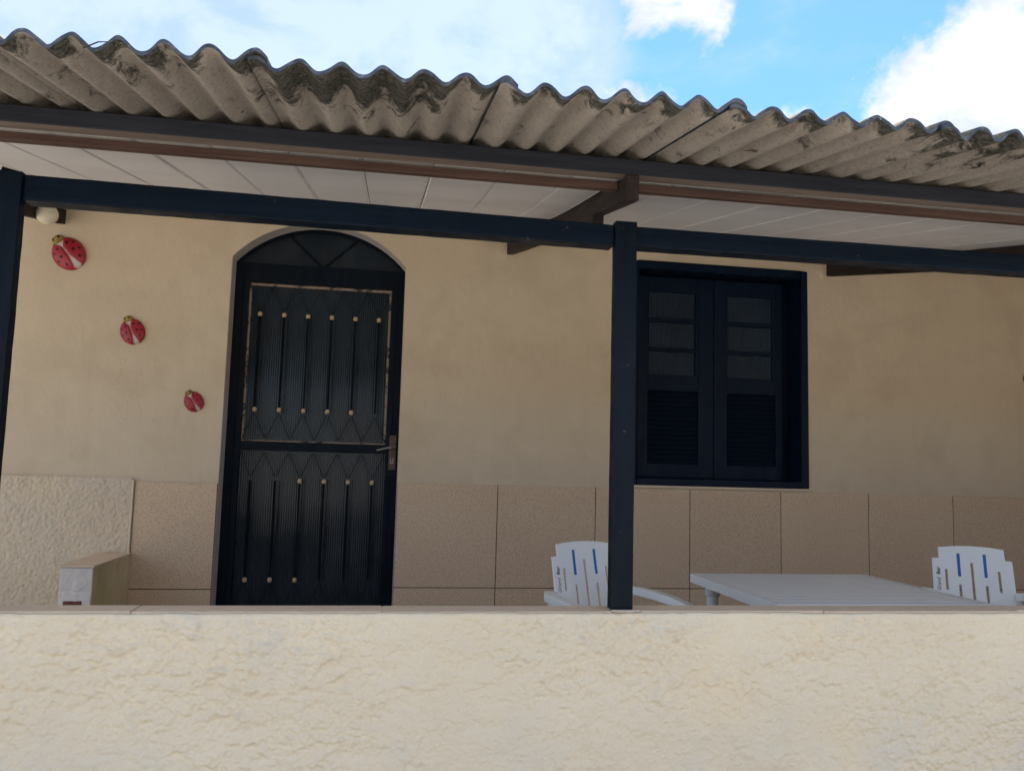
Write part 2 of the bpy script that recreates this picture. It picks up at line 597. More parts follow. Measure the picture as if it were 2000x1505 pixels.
def parent_inv(p):
    mw = Matrix.Identity(4)
    q = p
    chain = []
    while q is not None:
        chain.append(q)
        q = q.parent
    for q in reversed(chain):
        mw = mw @ q.matrix_parent_inverse @ q.matrix_basis
    return mw.inverted()


def thing(name, label, cat, loc=(0, 0, 0), group=None):
    o = bpy.data.objects.new(name, None)
    o.empty_display_size = .1
    o.location = loc
    COL.objects.link(o)
    tag(o, label, cat, group)
    return o


def tag(o, label=None, cat=None, group=None, kind=None):
    for k, x in (('label', label), ('category', cat), ('group', group), ('kind', kind)):
        if x:
            o[k] = x
    return o


# gradient noise in numpy
_perm = np.arange(512)
RNG.shuffle(_perm)
_perm = np.concatenate([_perm, _perm])
_ga = RNG.rand(512) * 2 * np.pi
_gx, _gy = np.cos(_ga), np.sin(_ga)


def perlin(x, y):
    xi, yi = np.floor(x).astype(int), np.floor(y).astype(int)
    xf, yf = x - xi, y - yi
    u, v = xf * xf * xf * (xf * (xf * 6 - 15) + 10), yf * yf * yf * (yf * (yf * 6 - 15) + 10)

    def g(i, j, dx, dy):
        h = _perm[(_perm[(xi + i) & 511] + yi + j) & 511]
        return _gx[h] * dx + _gy[h] * dy
    a = g(0, 0, xf, yf) * (1 - u) + g(1, 0, xf - 1, yf) * u
    b = g(0, 1, xf, yf - 1) * (1 - u) + g(1, 1, xf - 1, yf - 1) * u
    return (a * (1 - v) + b * v) * 1.5


def fbm(x, y, oct=4, gain=.5):
    s, amp, tot = 0, 1.0, 0
    for k in range(oct):
        s = s + amp * perlin(x * 2 ** k + 17.3 * k, y * 2 ** k + 9.1 * k)
        tot += amp
        amp *= gain
    return s / tot


def pebbles(x, y, cell, seed=0):
    """rounded bumps of uneven size, one round each jittered grid point"""
    gx, gy = np.floor(x / cell).astype(int), np.floor(y / cell).astype(int)
    best = np.zeros_like(x)
    for i in (-1, 0, 1):
        for j in (-1, 0, 1):
            a, b_ = gx + i, gy + j
            h1 = _perm[(_perm[(a + seed) & 511] + b_) & 511] / 511.0
            h2 = _perm[(_perm[(a + seed + 91) & 511] + b_ + 37) & 511] / 511.0
            h3 = _perm[(_perm[(a + seed + 53) & 511] + b_ + 71) & 511] / 511.0
            px, py = (a + .5 + .9 * (h1 - .5)) * cell, (b_ + .5 + .9 * (h2 - .5)) * cell
            rr = cell * (.45 + .45 * h3)
            d = ((x - px) ** 2 + (y - py) ** 2) / rr ** 2
            best = np.maximum(best, np.sqrt(np.maximum(1 - d, 0)) * (.35 + .65 * h3))
    return best


def sstep(x, a, b):
    t = np.clip((x - a) / (b - a), 0, 1)
    return t * t * (3 - 2 * t)


def height_sheet(xs, zs, hfun, y_front, y_back, name, mat, parent, ztop=None):
    """a slab whose front (towards -y) is pushed out by hfun; closed by a skirt to y_back"""
    X, Z = np.meshgrid(xs, zs)
    H = hfun(X, Z)
    if ztop is not None:
        Z = Z.copy()
        Z[-1] = ztop(xs)
    Y = y_front - H
    nx, nz = len(xs), len(zs)
    V = np.stack([X, Y, Z], -1).reshape(-1, 3)
    i = np.arange(nx * nz).reshape(nz, nx)
    F = np.stack([i[:-1, :-1], i[:-1, 1:], i[1:, 1:], i[1:, :-1]], -1).reshape(-1, 4)
    border = np.concatenate([i[0, :], i[1:, -1], i[-1, -2::-1], i[-2:0:-1, 0]])
    B = V[border].copy()
    B[:, 1] = y_back
    o = len(V)
    nb = len(border)
    k = np.arange(nb)
    S = np.stack([border[k], o + k, o + (k + 1) % nb, border[(k + 1) % nb]], -1)
    V = np.concatenate([V, B])
    me = bpy.data.meshes.new(name)
    allf = [tuple(f) for f in np.concatenate([F, S]).tolist()]
    allf.append(tuple(range(o + nb - 1, o - 1, -1)))
    me.from_pydata(V.tolist(), [], allf)
    sm = [True] * len(F) + [False] * (nb + 1)
    me.polygons.foreach_set('use_smooth', sm)
    me.materials.append(mat)
    me.update()
    ob = bpy.data.objects.new(name, me)
    COL.objects.link(ob)
    if parent is not None:
        ob.parent = parent
        ob.matrix_parent_inverse = parent_inv(parent)
    return ob


# ------------------------------------------------------------------ ground
Y_W = 4.416          # front of the house wall
FLOOR = 0.0
b = MB()
b.add([(-300, -300, -.50), (300, -300, -.50), (300, 300, -.50), (-300, 300, -.50)], [(0, 1, 2, 3)])
tag(b.build("street", M['street']), kind='structure')
b = MB()
b.box(-2.6, 4.3, 2.332, Y_W + .25, -.496, FLOOR)
tag(b.build("porch_floor", M['concrete']), kind='structure')

b = MB()
b.box(-14, 16, -8.4, -8.2, -.49, 2.6)
b.box(-14.03, 16.03, -8.44, -8.16, 2.6005, 2.66)
tag(b.build("street_wall", M['street_wall']), "long pale wall across the street, seen only as a reflection in the door glass", "wall")

# ------------------------------------------------------------------ house
house = thing("house", "cream rendered house front with arched navy door and louvred navy window", "house", (0, Y_W, 0))
WX0, WX1, WTOP, WBACK = -2.6, 4.3, 2.44, Y_W + .20
DX0, DX1, DZS, DZA = -.833, .088, 2.176, 2.388       # door opening: sides, springing, apex
NX0, NX1, NZ0, NZ1 = 1.372, 2.463, 1.017, 2.304      # window opening
dcx, dhw, drise = (DX0 + DX1) / 2, (DX1 - DX0) / 2, DZA - DZS
dRad = (dhw * dhw + drise * drise) / (2 * drise)


def arch_z(x, inset=0.0):
    return DZA - dRad + math.sqrt(max((dRad - inset) ** 2 - (x - dcx) ** 2, 0))


b = MB()
b.box(WX0, DX0, Y_W, WBACK, 0, WTOP)
N = 32
for k in range(N):
    xa, xb = DX0 + (DX1 - DX0) * k / N, DX0 + (DX1 - DX0) * (k + 1) / N
    za, zb = arch_z(xa), arch_z(xb)
    b.hexa([(xa, Y_W, za), (xb, Y_W, zb), (xb, WBACK, zb), (xa, WBACK, za),
            (xa, Y_W, WTOP), (xb, Y_W, WTOP), (xb, WBACK, WTOP), (xa, WBACK, WTOP)])
b.box(DX1, NX0, Y_W, WBACK, 0, WTOP)
b.box(NX0, NX1, Y_W, WBACK, 0, NZ0)
b.box(NX0, NX1, Y_W, WBACK, NZ1, WTOP)
b.box(NX1, WX1, Y_W, WBACK, 0, WTOP)
# left end and rear walls of the house, out of view, plus an added right end wall
b.box(WX1, 4.45, Y_W, WBACK, 0, WTOP)
b.box(4.45, 4.60, 2.0, 8.85, -.49, 2.75)  # added unseen, closes the porch end to darken its right side
b.box(WX0, WX0 + .15, WBACK, 8.85, -.49, 2.44)
b.box(WX0, WX1, 8.85, 9.0, -.49, 2.44)
b.build("wall", M['wall'], house)

# rough stucco dado left of the low wall, a little proud of the smooth render
xs = np.concatenate([np.arange(-2.6, -2.0, .02), np.arange(-2.0, -1.2499, .0038)])
zs = np.arange(0.3, .9951, .0038)


def h_dado(X, Z):
    wx, wz = X + .004 * fbm(X * 60, Z * 60, 2), Z + .004 * fbm(X * 60 + 7, Z * 60, 2)
    h = .0035 * fbm(X * 14 + Z * 7, Z * 19 - X * 6, 3) + .0048 * pebbles(wx, wz * 1.15, .0155, 3) + .0016 * fbm(X * 90, Z * 90, 2)
    return h


height_sheet(xs, zs, h_dado, Y_W - .012, Y_W - .001, "stucco_dado", M['dado'], house,
             lambda x: .990 + .004 * fbm(x * 22, x * 0 + 3.3, 3))

b = MB()
b.hexa([(-1.2515, Y_W - .020, .003), (-1.2385, Y_W - .024, .003), (-1.2370, Y_W - .001, .003), (-1.2515, Y_W - .001, .003),
        (-1.2515, Y_W - .020, .985), (-1.2385, Y_W - .024, .980), (-1.2370, Y_W - .001, .980), (-1.2515, Y_W - .001, .985)])
b.build("corner_bead", M['dado'], house, bevel=.005, seg=2)

# tile dado
T, TG = .55, .0045
rows = [(.447, .997), (.447 - T, .447)]
xj = [.0875, .632, 1.182, 1.732, 2.282, 2.832, 3.382, 3.932, 4.296]
b = MB()
b.box(DX1, 4.298, Y_W - .0035, Y_W - .0005, .004, .9955)
b.box(-1.2365, DX0, Y_W - .0035, Y_W - .0005, .004, .972)
b.build("grout", M['grout'], house)


def tile(x0, x1, z0, z1):
    g = TG / 2
    d = random.uniform(-.0008, .0008)
    q = MB()
    q.box(x0 + g, x1 - g, Y_W - .0105 + d, Y_W - .0036, max(z0, .003) + g, z1 - (g if z1 < .95 else 0))
    return q.build("tile", M['tile'], house, bevel=.0012, seg=1)


for z0, z1 in rows:
    for xa, xb in zip(xj[:-1], xj[1:]):
        tile(xa, xb, z0, z1)
    dz = -.024 if z1 > .9 else -.012
    tile(-1.2365, DX0, z0 + (-.012 if z1 > .9 else 0), z1 + dz)

# whitish paint left bare on the door reveal
b = MB()
b.box(DX0, DX0 + .002, Y_W + .004, Y_W + .119, .002, DZS)
b.box(DX1 - .002, DX1, Y_W + .004, Y_W + .119, .002, DZS)
for k in range(N):
    xa, xb = DX0 + (DX1 - DX0) * k / N, DX0 + (DX1 - DX0) * (k + 1) / N
    za, zb = arch_z(xa), arch_z(xb)
    b.hexa([(xa, Y_W + .004, za - .002), (xb, Y_W + .004, zb - .002), (xb, Y_W + .119, zb - .002), (xa, Y_W + .119, za - .002),
            (xa, Y_W + .004, za), (xb, Y_W + .004, zb), (xb, Y_W + .119, zb), (xa, Y_W + .119, za)])
b.build("reveal", M['reveal'], house)

# ------------------------------------------------------------------ door (part of the house)
DY = Y_W + .12
b = MB()
PX0, PX1, PZ0, PZM0, PZM1, PZ1 = -.757, .017, .16, 1.150, 1.197, 2.071
b.box(DX0, PX0, DY, DY + .045, .0, DZS)                  # stiles with the jambs
b.box(PX1, DX1, DY, DY + .045, .0, DZS)
b.box(PX0, PX1, DY, DY + .045, PZ1, DZS)
b.box(PX0, PX1, DY + .004, DY + .045, PZM0, PZM1)
b.box(PX0, PX1, DY, DY + .045, .0, PZ0)
for k in range(N):                                        # arched head rim
    xa, xb = DX0 + (DX1 - DX0) * k / N, DX0 + (DX1 - DX0) * (k + 1) / N
    za, zb = arch_z(xa), arch_z(xb)
    ia, ib = max(za - .020, DZS), max(zb - .020, DZS)
    b.hexa([(xa, DY, ia), (xb, DY, ib), (xb, DY + .045, ib), (xa, DY + .045, ia),
            (xa, DY, za), (xb, DY, zb), (xb, DY + .045, zb), (xa, DY + .045, za)])
door = b.build("door", M['navy_door'], house, bevel=.0)
tag(door, "navy arched door with ribbed glass behind an iron grille")

b = MB()                                                  # stile edges: rebate lines
b.box(-.790, -.786, DY - .0035, DY + .004, .02, 2.12)
b.box(.046, .049, DY - .0035, DY + .004, .02, 2.12)
b.build("rebate", M['iron'], door)

for nm, z0, z1 in (("upper", PZM1, PZ1), ("lower", PZ0, PZM0)):
    b = MB()
    b.box(PX0 - .004, PX1 + .004, DY + .030, DY + .036, z0 - .004, z1 + .004)
    b.build("pane", M['glass'], door)
b = MB()
tv = [(DX0 + (DX1 - DX0) * k / N) for k in range(N + 1)]
vs, fs = [], []
for x in tv:
    vs += [(x, DY + .018, DZS - .01), (x, DY + .018, arch_z(x) - .004), (x, DY + .024, DZS - .01), (x, DY + .024, arch_z(x) - .004)]
for k in range(N):
    o = 4 * k
    fs += [(o, o + 4, o + 5, o + 1), (o + 2, o + 3, o + 7, o + 6)]
b.add(vs, fs)
b.build("transom_pane", M['transom'], door)
for xe, ze in ((-.556, 2.345), (-.180, 2.345)):
    b = MB()
    s = 1 if xe > dcx else -1
    x0, z0 = dcx + .004 + s * .004, DZS - .004
    w = .009
    b.hexa([(x0 - w, DY + .006, z0), (x0 + w, DY + .006, z0), (x0 + w, DY + .019, z0), (x0 - w, DY + .019, z0),
            (xe - w, DY + .006, ze), (xe + w, DY + .006, ze), (xe + w, DY + .019, ze), (xe - w, DY + .019, ze)])
    b.build("transom_bar", M['navy_door'], door)

PB = .013
for x0, x1, z0, z1 in ((PX0, PX1, PZ1 - PB - .004, PZ1 - .002), (PX0, PX0 + PB, PZM1 + .013, PZ1 - PB - .004),
                       (PX1 - PB, PX1, PZM1 + .013, PZ1 - PB - .004), (PX0, PX1, PZM1 + .002, PZM1 + .009)):
    b = MB()
    b.box(x0, x1, DY + .020, DY + .030, z0, z1)
    b.build("putty_strip", M['putty'], door, bevel=.002, seg=1)

bx = [-.693 + .1288 * k for k in range(6)]
GY = DY + .010
for (zt, zb_, ztop, zbot, missing_t, missing_b) in ((1.894, 1.371, 2.064, 1.205, (), (5,)), (.990, .464, 1.142, .170, (0, 1), (3, 4, 5))):
    for k, x in enumerate(bx):
        b = MB()
        b.box(x - .0046, x + .0046, GY - .0046, GY + .0046, zb_, zt)
        b.build("grille_bar", M['iron'], door)
        for z, sgn, miss in ((zt, 1, k in missing_t), (zb_, -1, k in missing_b)):
            if not miss:
                b = MB()
                b.lathe((x, GY, z - .012 * (1 if sgn > 0 else 1)), [(.006, 0), (.011, .003), (.0125, .012), (.011, .021), (.006, .025)], 10)
                b.build("knob", M['knob'], door)
            zend = ztop if sgn > 0 else zbot
            b = MB()
            for s in (-1, 1):
                xe = min(max(x + s * .064, PX0 + .004), PX1 - .004)
                zmid = z + sgn * .022
                zc = z + sgn * .155
                if abs(zend - z) < .165:
                    zc = zend - sgn * .002
                b.tube([(x + s * .004, GY, zmid), ((x + xe) / 2, GY, (zmid + zc) / 2), (xe - s * .002, GY, zc)], .0018, 6)
                if abs(zend - zc) > .03:                   # the crossing continues to the rail
                    b.tube([(xe - s * .002, GY, zc), (x + s * .02, GY, zend)], .0018, 6)
            b.build("grille_scroll", M['iron'], door)

b = MB()
b.box(.036, .077, DY - .008, DY + .001, 1.062, 1.254)
b.build("handle_plate", M['bronze'], door, bevel=.006, seg=2)
b = MB()
b.tube([(.063, DY - .006, 1.188), (.063, DY - .045, 1.188)], .009, 10)
b.tube([(.068, DY - .045, 1.189), (.03, DY - .047, 1.183), (-.030, DY - .045, 1.168)], [.009, .008, .006], 10)
b.build("lever", M['steel'], door)
b = MB()
b.box(.045, .050, DY - .011, DY - .007, 1.098, 1.128)
b.box(.058, .063, DY - .011, DY - .007, 1.098, 1.128)
b.box(.050, .058, DY - .011, DY - .007, 1.098, 1.106)
b.build("keyhole", M['steel'], door)

# ------------------------------------------------------------------ window (part of the house)
b = MB()
FW = .046
y0, y1 = Y_W - .006, Y_W + .165
b.box(NX0, NX0 + FW, y0, y1, NZ0, NZ1)
b.box(NX1 - FW, NX1, y0, y1, NZ0, NZ1)
b.box(NX0 + FW, NX1 - FW, y0, y1, NZ1 - FW, NZ1)
b.box(NX0 + FW, NX1 - FW, y0, y1, NZ0, NZ0 + .040)
b.box(NX0 + FW, NX1 - FW, Y_W + .155, y1, NZ0 + .04, NZ1 - FW)      # backing behind the leaves
window = b.build("window", M['navy_win'], house, bevel=.003, seg=1)
tag(window, "navy timber window with two closed glazed and louvred shutters")
b = MB()
b.box(NX0 - .012, NX1 + .004, Y_W - .016, Y_W - .0065, NZ0 - .014, NZ0 - .001)
b.build("sill", M['cap'], window, bevel=.002, seg=1)
LY = Y_W + .118
leaves = [(1.420, 1.925, 1.524, 1.812, 1.519, 1.830), (1.9285, 2.362, 2.012, 2.299, 2.009, 2.318)]
for (x0, x1, p0, p1, l0, l1) in leaves:
    b = MB()
    zt0, zt1 = 1.060, 2.246
    rails = [(zt0, 1.142), (1.567, 1.660), (1.800, 1.824), (1.974, 1.999), (2.156, zt1)]
    lf, rt = min(p0, l0), max(p1, l1)
    b.box(x0, lf, LY, LY + .034, zt0, zt1)
    b.box(rt, x1, LY, LY + .034, zt0, zt1)
    for za, zb in rails:
        b.box(lf, rt, LY, LY + .034, za, zb)
    if p0 - lf > .001:
        b.box(lf, p0, LY + .001, LY + .033, 1.66, 2.156)
    if rt - p1 > .001:
        b.box(p1, rt, LY + .001, LY + .033, 1.66, 2.156)
    b.build("shutter", M['navy_win'], window, bevel=.0025, seg=1)
    for za, zb in ((1.660, 1.800), (1.824, 1.974), (1.999, 2.156)):
        b = MB()
        b.box(p0 + .0005, p1 - .0005, LY + .014, LY + .018, za + .0005, zb - .0005)
        b.build("pane", M['glass_win'], window)
    ns = 15
    base = None
    for k in range(ns):
        z = 1.146 + (1.567 - 1.146) * (k + .5) / ns
        if base is None:
            b = MB()
            hw = (l1 - l0) / 2 - .001
            b.hexa([(-hw, -.013, -.014), (hw, -.013, -.014), (hw, -.009, -.017), (-hw, -.009, -.017),
                    (-hw, .010, .017), (hw, .010, .017), (hw, .014, .013), (-hw, .014, .013)])
            base = b.build("louvre", M['louvre'], window)
            base.location = ((l0 + l1) / 2, LY + .017, z)
        else:
            o = base.copy()
            COL.objects.link(o)
            o.location = ((l0 + l1) / 2, LY + .017, z)

# ------------------------------------------------------------------ porch roof
roof = thing("porch_roof", "corrugated grey fibre cement porch roof over white lined ceiling", "roof", (0, 2.15, 1.93))


def soff(y):                                              # underside of the lining
    return 2.367 - .195 * (Y_W - y)


ROOF_S = .18


def roof_valley(y):                                       # underside of the sheet in a trough
    return 1.9745 + ROOF_S * (y - 2.155)


# purlin and battens
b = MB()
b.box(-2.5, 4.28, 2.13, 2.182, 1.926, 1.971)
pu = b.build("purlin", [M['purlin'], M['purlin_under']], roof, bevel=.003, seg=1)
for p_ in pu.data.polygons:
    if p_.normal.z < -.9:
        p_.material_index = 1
raf = [(-1.712, -1.672), (.645, .682), (2.582, 2.622)]
bat_x = [(-2.5, -1.713), (-1.671, .644), (.683, 2.581), (2.623, 4.28)]
for xa, xb in bat_x:
    b = MB()
    b.box(xa, xb, 2.208, 2.236, 1.908, 1.930)
    b.build("batten", M['batten'], roof, bevel=.002, seg=1)
for xa, xb in raf:
    b = MB()
    yb = [(4.415, 2.286, 2.364), (2.50, 1.893, 1.990), (2.499, 1.922, 1.990), (2.17, 1.858, 1.925), (2.128, 1.851, 1.9255)]
    prof_b = [(y, zb) for y, zb, zt in yb]
    prof_t = [(y, zt) for y, zb, zt in yb]
    n = len(yb)
    vs = [(xa, y, z) for y, z in prof_b] + [(xa, y, z) for y, z in prof_t] + [(xb, y, z) for y, z in prof_b] + [(xb, y, z) for y, z in prof_t]
    fs = []
    for i in range(n - 1):
        fs += [(i, i + 1, n + i + 1, n + i), (2 * n + i, 3 * n + i, 3 * n + i + 1, 2 * n + i + 1),
               (i, 2 * n + i, 2 * n + i + 1, i + 1), (n + i, n + i + 1, 3 * n + i + 1, 3 * n + i)]
    fs += [(0, n, 3 * n, 2 * n), (n - 1, 3 * n - 1, 4 * n - 1, 2 * n - 1)]
    b.add(vs, fs)
    b.build("rafter", M['rafter'], roof, bevel=.002, seg=1)

# rough plaster gathered round the rafter ends on the wall
for xa, xb in raf[1:]:
    q = MB()
    n = 18
    cx_, cz_ = (xa + xb) / 2 - .012, 2.325
    rr = [.058 + .010 * math.sin(3 * k + xa) + .006 * math.sin(5.3 * k) for k in range(n)]
    ring0 = [(cx_ + 1.25 * r * math.cos(2 * math.pi * k / n), Y_W - .0005, min(cz_ + r * math.sin(2 * math.pi * k / n), 2.365)) for k, r in enumerate(rr)]
    ring1 = [(cx_ + (x - cx_) * .72, Y_W - .012, min(cz_ + (z - cz_) * .80, 2.358)) for x, y, z in ring0]
    q.add(ring0 + ring1, [(k, (k + 1) % n, n + (k + 1) % n, n + k) for k in range(n)] + [tuple(range(n, 2 * n))], 0, True)
    q.build("plaster_collar", M['wall'], house)

# lining boards between the rafters
PWID = .200
edges = []
for k, (xa, xb) in enumerate(bat_x):
    x = xa
    first = {0: xa, 1: -1.671, 2: .683, 3: 2.623}[k]
    js = [first]
    start = -.890 if k <= 1 else (.683 + .135 if k == 2 else 2.623 + .15)
    g = start
    while g - PWID > first + .03:
        g -= PWID
    while g < xb - .03:
        if g > first + .02:
            js.append(g)
        g += PWID
    js.append(xb)
    for a_, b_ in zip(js[:-1], js[1:]):
        near = min(abs(a_ - .64), abs(b_ - .64))
        sag0 = .013 if (k == 1 and near < .45) else .004
        dz = random.uniform(-.0015, .0015)
        q = MB()
        ny = 14
        vs, fs = [], []
        for j in range(ny + 1):
            y = 2.200 + (Y_W - .002 - 2.200) * j / ny
            tj = j / ny
            s = sag0 * math.sin(math.pi * min(tj * 1.6, 1.0)) if k == 1 else sag0 * math.sin(math.pi * tj)
            z = soff(y) - s + dz
            g = .0035
            vs += [(a_ + .0008, y, z + .006), (a_ + g, y, z), (b_ - .010, y, z), (b_ - .0065, y, z + .003), (b_ - .0045, y, z), (b_ - .0012, y, z + .003),
                   (b_ - .0008, y, z + .009), (a_ + .0008, y, z + .009)]
        for j in range(ny):
            for i in range(8):
                fs.append((j * 8 + i, j * 8 + (i + 1) % 8, (j + 1) * 8 + (i + 1) % 8, (j + 1) * 8 + i))
        fs += [tuple(range(8)), tuple(ny * 8 + i for i in reversed(range(8)))]
        q.add(vs, fs)
        q.build("lining_board", M['pvc'], roof)
b = MB()                                                   # tongues behind the joints
vs = [(-2.5, 2.24, soff(2.24) + .012), (4.28, 2.24, soff(2.24) + .012), (4.28, Y_W - .002, soff(Y_W) + .012), (-2.5, Y_W - .002, soff(Y_W) + .012)]
b.hexa(vs + [(x, y, z + .004) for x, y, z in vs])
b.build("lining_backing", M['pvc_dark'], roof)

# hollow ends of the lining, seen between purlin and batten
b = MB()
for i in range(int((4.2 - .70) / .0125)):
    x = .70 + i * .0125
    if 1.30 < x < 1.52 or random.random() < .12 or 2.57 < x < 2.63:
        continue
    b.box(x, x + .0075, 2.1965, 2.1985, 1.9330, 1.9385)
ends = b.build("hollow_ends", M['iron'], roof)
tag(ends, kind='stuff')

# corrugated sheets
PITCH, AMP, TH = .0858, .0135, .0085
Y_E, Y_R = 1.62, 4.75
crest0 = -.2875
SHW = 6 * PITCH
j0 = [crest0 + k * SHW for k in range(-5, 10)]
for k, xc in enumerate(j0):
    q = MB()
    x_a, x_b = xc - .17 * PITCH, xc + SHW + .30 * PITCH
    ye = Y_E + random.uniform(-.010, .010)
    n = int((x_b - x_a) / PITCH * 16)
    ny = 12
    vs, fs, mi = [], [], []
    tilt0, tilt1 = 0.0, .0105
    ph = [random.uniform(0, 6.28) for _ in range(4)]
    for j in range(ny + 1):
        t = j / ny
        y = ye + (Y_R - ye) * (t ** 1.35)
        for i in range(n + 1):
            x = x_a + (x_b - x_a) * i / n
            zc = roof_valley(y) + AMP + AMP * math.cos(2 * math.pi * (x - crest0) / PITCH)
            zc += tilt0 + (tilt1 - tilt0) * max(0, (x - xc)) / SHW
            rag = (.0025 * math.sin(x * 71 + ph[0]) + .002 * math.sin(x * 163 + ph[1])) if j == 0 else 0
            vs.append((x, y + rag, zc))
    nn = (n + 1) * (ny + 1)
    top = [(x, y, z + TH) for x, y, z in vs]
    vs2 = vs + top
    for j in range(ny):
        for i in range(n):
            a0 = j * (n + 1) + i
            fs.append((a0, a0 + 1, a0 + n + 2, a0 + n + 1))
            fs.append((nn + a0, nn + a0 + n + 1, nn + a0 + n + 2, nn + a0 + 1))
    q.add(vs2, fs, 0, True)
    ef = []
    for i in range(n):
        ef.append((i, nn + i, nn + i + 1, i + 1))
        a0 = ny * (n + 1) + i
        ef.append((a0, a0 + 1, nn + a0 + 1, nn + a0))
    for j in range(ny):
        for i in (0, n):
            a0 = j * (n + 1) + i
            ef.append((a0, a0 + n + 1, nn + a0 + n + 1, nn + a0))
    o_ = len(q.v) - len(vs2)
    q.f += [tuple(i + o_ for i in f) for f in ef]
    q.mi += [1] * len(ef)
    q.sm += [False] * len(ef)
    q.build("roof_sheet", [M['sheet'], M['edge']], roof)
b = MB()                                                   # rest of the roof over the house, behind
zr = roof_valley(4.70) - .02
vs = [(-2.75, 4.62, zr + .03), (4.5, 4.62, zr + .03), (4.5, 6.9, zr + .43), (-2.75, 6.9, zr + .43)]
b.hexa(vs + [(x, y, z + .03) for x, y, z in vs])
vs = [(-2.75, 6.905, zr + .43), (4.5, 6.905, zr + .43), (4.5, 9.3, zr + .02), (-2.75, 9.3, zr + .02)]
b.hexa(vs + [(x, y, z + .03) for x, y, z in vs])
b.build("rear_slope", M['sheet'], roof)
# thin twig stuck on the drip edge
b = MB()
b.tube([(-.605, 1.612, 1.884), (-.575, 1.600, 1.893), (-.548, 1.595, 1.894)], [.0016, .0014, .0008], 5)
tag(b.build("twig", M['rafter']), "thin brown twig lying on the drip edge of the corrugated roof", "twig")

# ------------------------------------------------------------------ parapet
par = thing("parapet_wall", "low rough cream stuccoed parapet wall along the front of the porch", "wall", (0, 2.27, -.5))
P_Y0, P_Y1, P_TOP = 2.229, 2.326, .6955
xs = np.arange(-1.35, 2.4145, .0033)
zs = np.arange(.16, P_TOP + .002, .0033)


def h_par(X, Z):
    wx = X + .035 * fbm(X * 6, Z * 6 + 4, 2)
    wz = Z + .020 * fbm(X * 6 + 9, Z * 6, 2)
    big = fbm(wx * 3.1, wz * 4.2 + 7, 3)
    lump = fbm(wx * 13, wz * 14, 3, .55)
    a = fbm(wx * 6 + 3, wz * 8 + 1, 4, .6)
    led = sstep(a, .05, .09) * .0028 - sstep(-a, .16, .20) * .0022
    dens = sstep(fbm(X * 1.6 + 20, Z * 2.2, 3), -.22, .30)
    g1 = fbm(wx * 34 + wz * 6, wz * 40, 2, .6)
    g2 = fbm(X * 70 + 5 + Z * 11, Z * 80, 2, .6)
    g3 = fbm(X * 150, Z * 165, 1)
    knob = np.maximum(fbm(wx * 26 + 40, wz * 30 + 3, 2), .12) - .12
    h = .0045 * big + .0090 * lump * (.5 + .5 * dens) + led * .6
    peb = pebbles(wx + .003 * g2, wz * 1.2, .026, 11) ** 1.5 * sstep(fbm(X * 4.5 + 31, Z * 6, 3), -.10, .25)
    h = h + (.0074 * g1 + .0060 * g2) * (.25 + .75 * dens) + .0024 * g3 + .016 * knob * dens + .0045 * peb
    fade = sstep(P_TOP - Z, 0, .02)
    # a few bare knocks: little overhanging lips
    for cx, cz, w in ((.075, .512, .035), (.145, .505, .03), (.185, .517, .018), (-.155, .512, .025), (.30, .518, .02), (1.62, .565, .025), (1.32, .50, .02), (-.93, .56, .03)):
        d = ((X - cx) / w) ** 2
        lip = np.exp(-d) * sstep(Z, cz - .003, cz + .003) * np.exp(-((Z - cz) / .022) ** 2)
        h = h + .0045 * lip
    # faint vertical seams between blocks
    for sx in (-.43, .11, .44, 1.0):
        w = sx + .012 * fbm(Z * 7, Z * 0 + sx * 5, 3)
        h = h - .0020 * np.exp(-((X - w) / .004) ** 2) * sstep(fbm(Z * 6 + sx * 9, X * 0 + 2, 2), -.05, .2)
    return h * (.45 + .55 * fade)


def par_top(x):
    return P_TOP + .0065 + .0035 * fbm(x * 9, x * 0 + 1.7, 4) + .002 * (np.asarray(x) > 1.22) * -1


height_sheet(xs, zs, h_par, P_Y0, P_Y1, "wall_face", M['parapet'], par, par_top)
b = MB()
b.box(-2.6, -1.351, P_Y0, P_Y1, -.495, P_TOP)
b.box(2.413, 4.29, P_Y0, P_Y1, -.495, P_TOP)
b.box(-1.35, 2.412, P_Y0 - .002, P_Y1, -.495, .1598)
b.build("wall_end", M['parapet'], par)
cx = [-2.6, -1.885, -1.25, -.617, .018, .655, 1.292, 1.93, 2.56, 3.2, 4.29]
for a_, b_ in zip(cx[:-1], cx[1:]):
    q = MB()
    zt = .7060 + random.uniform(-.0012, .0012)
    q.box(a_ + .0015, b_ - .0015, P_Y0 + .013 + random.uniform(-.002, .002), P_Y1 + .005, P_TOP + .0004, zt)
    q.build("cap_tile", M['cap'], par, bevel=.0015, seg=1)

# ------------------------------------------------------------------ posts and beam
frame = thing("porch_frame", "navy painted timber posts and cross beam standing on the parapet", "post frame", (.68, 2.29, .707))


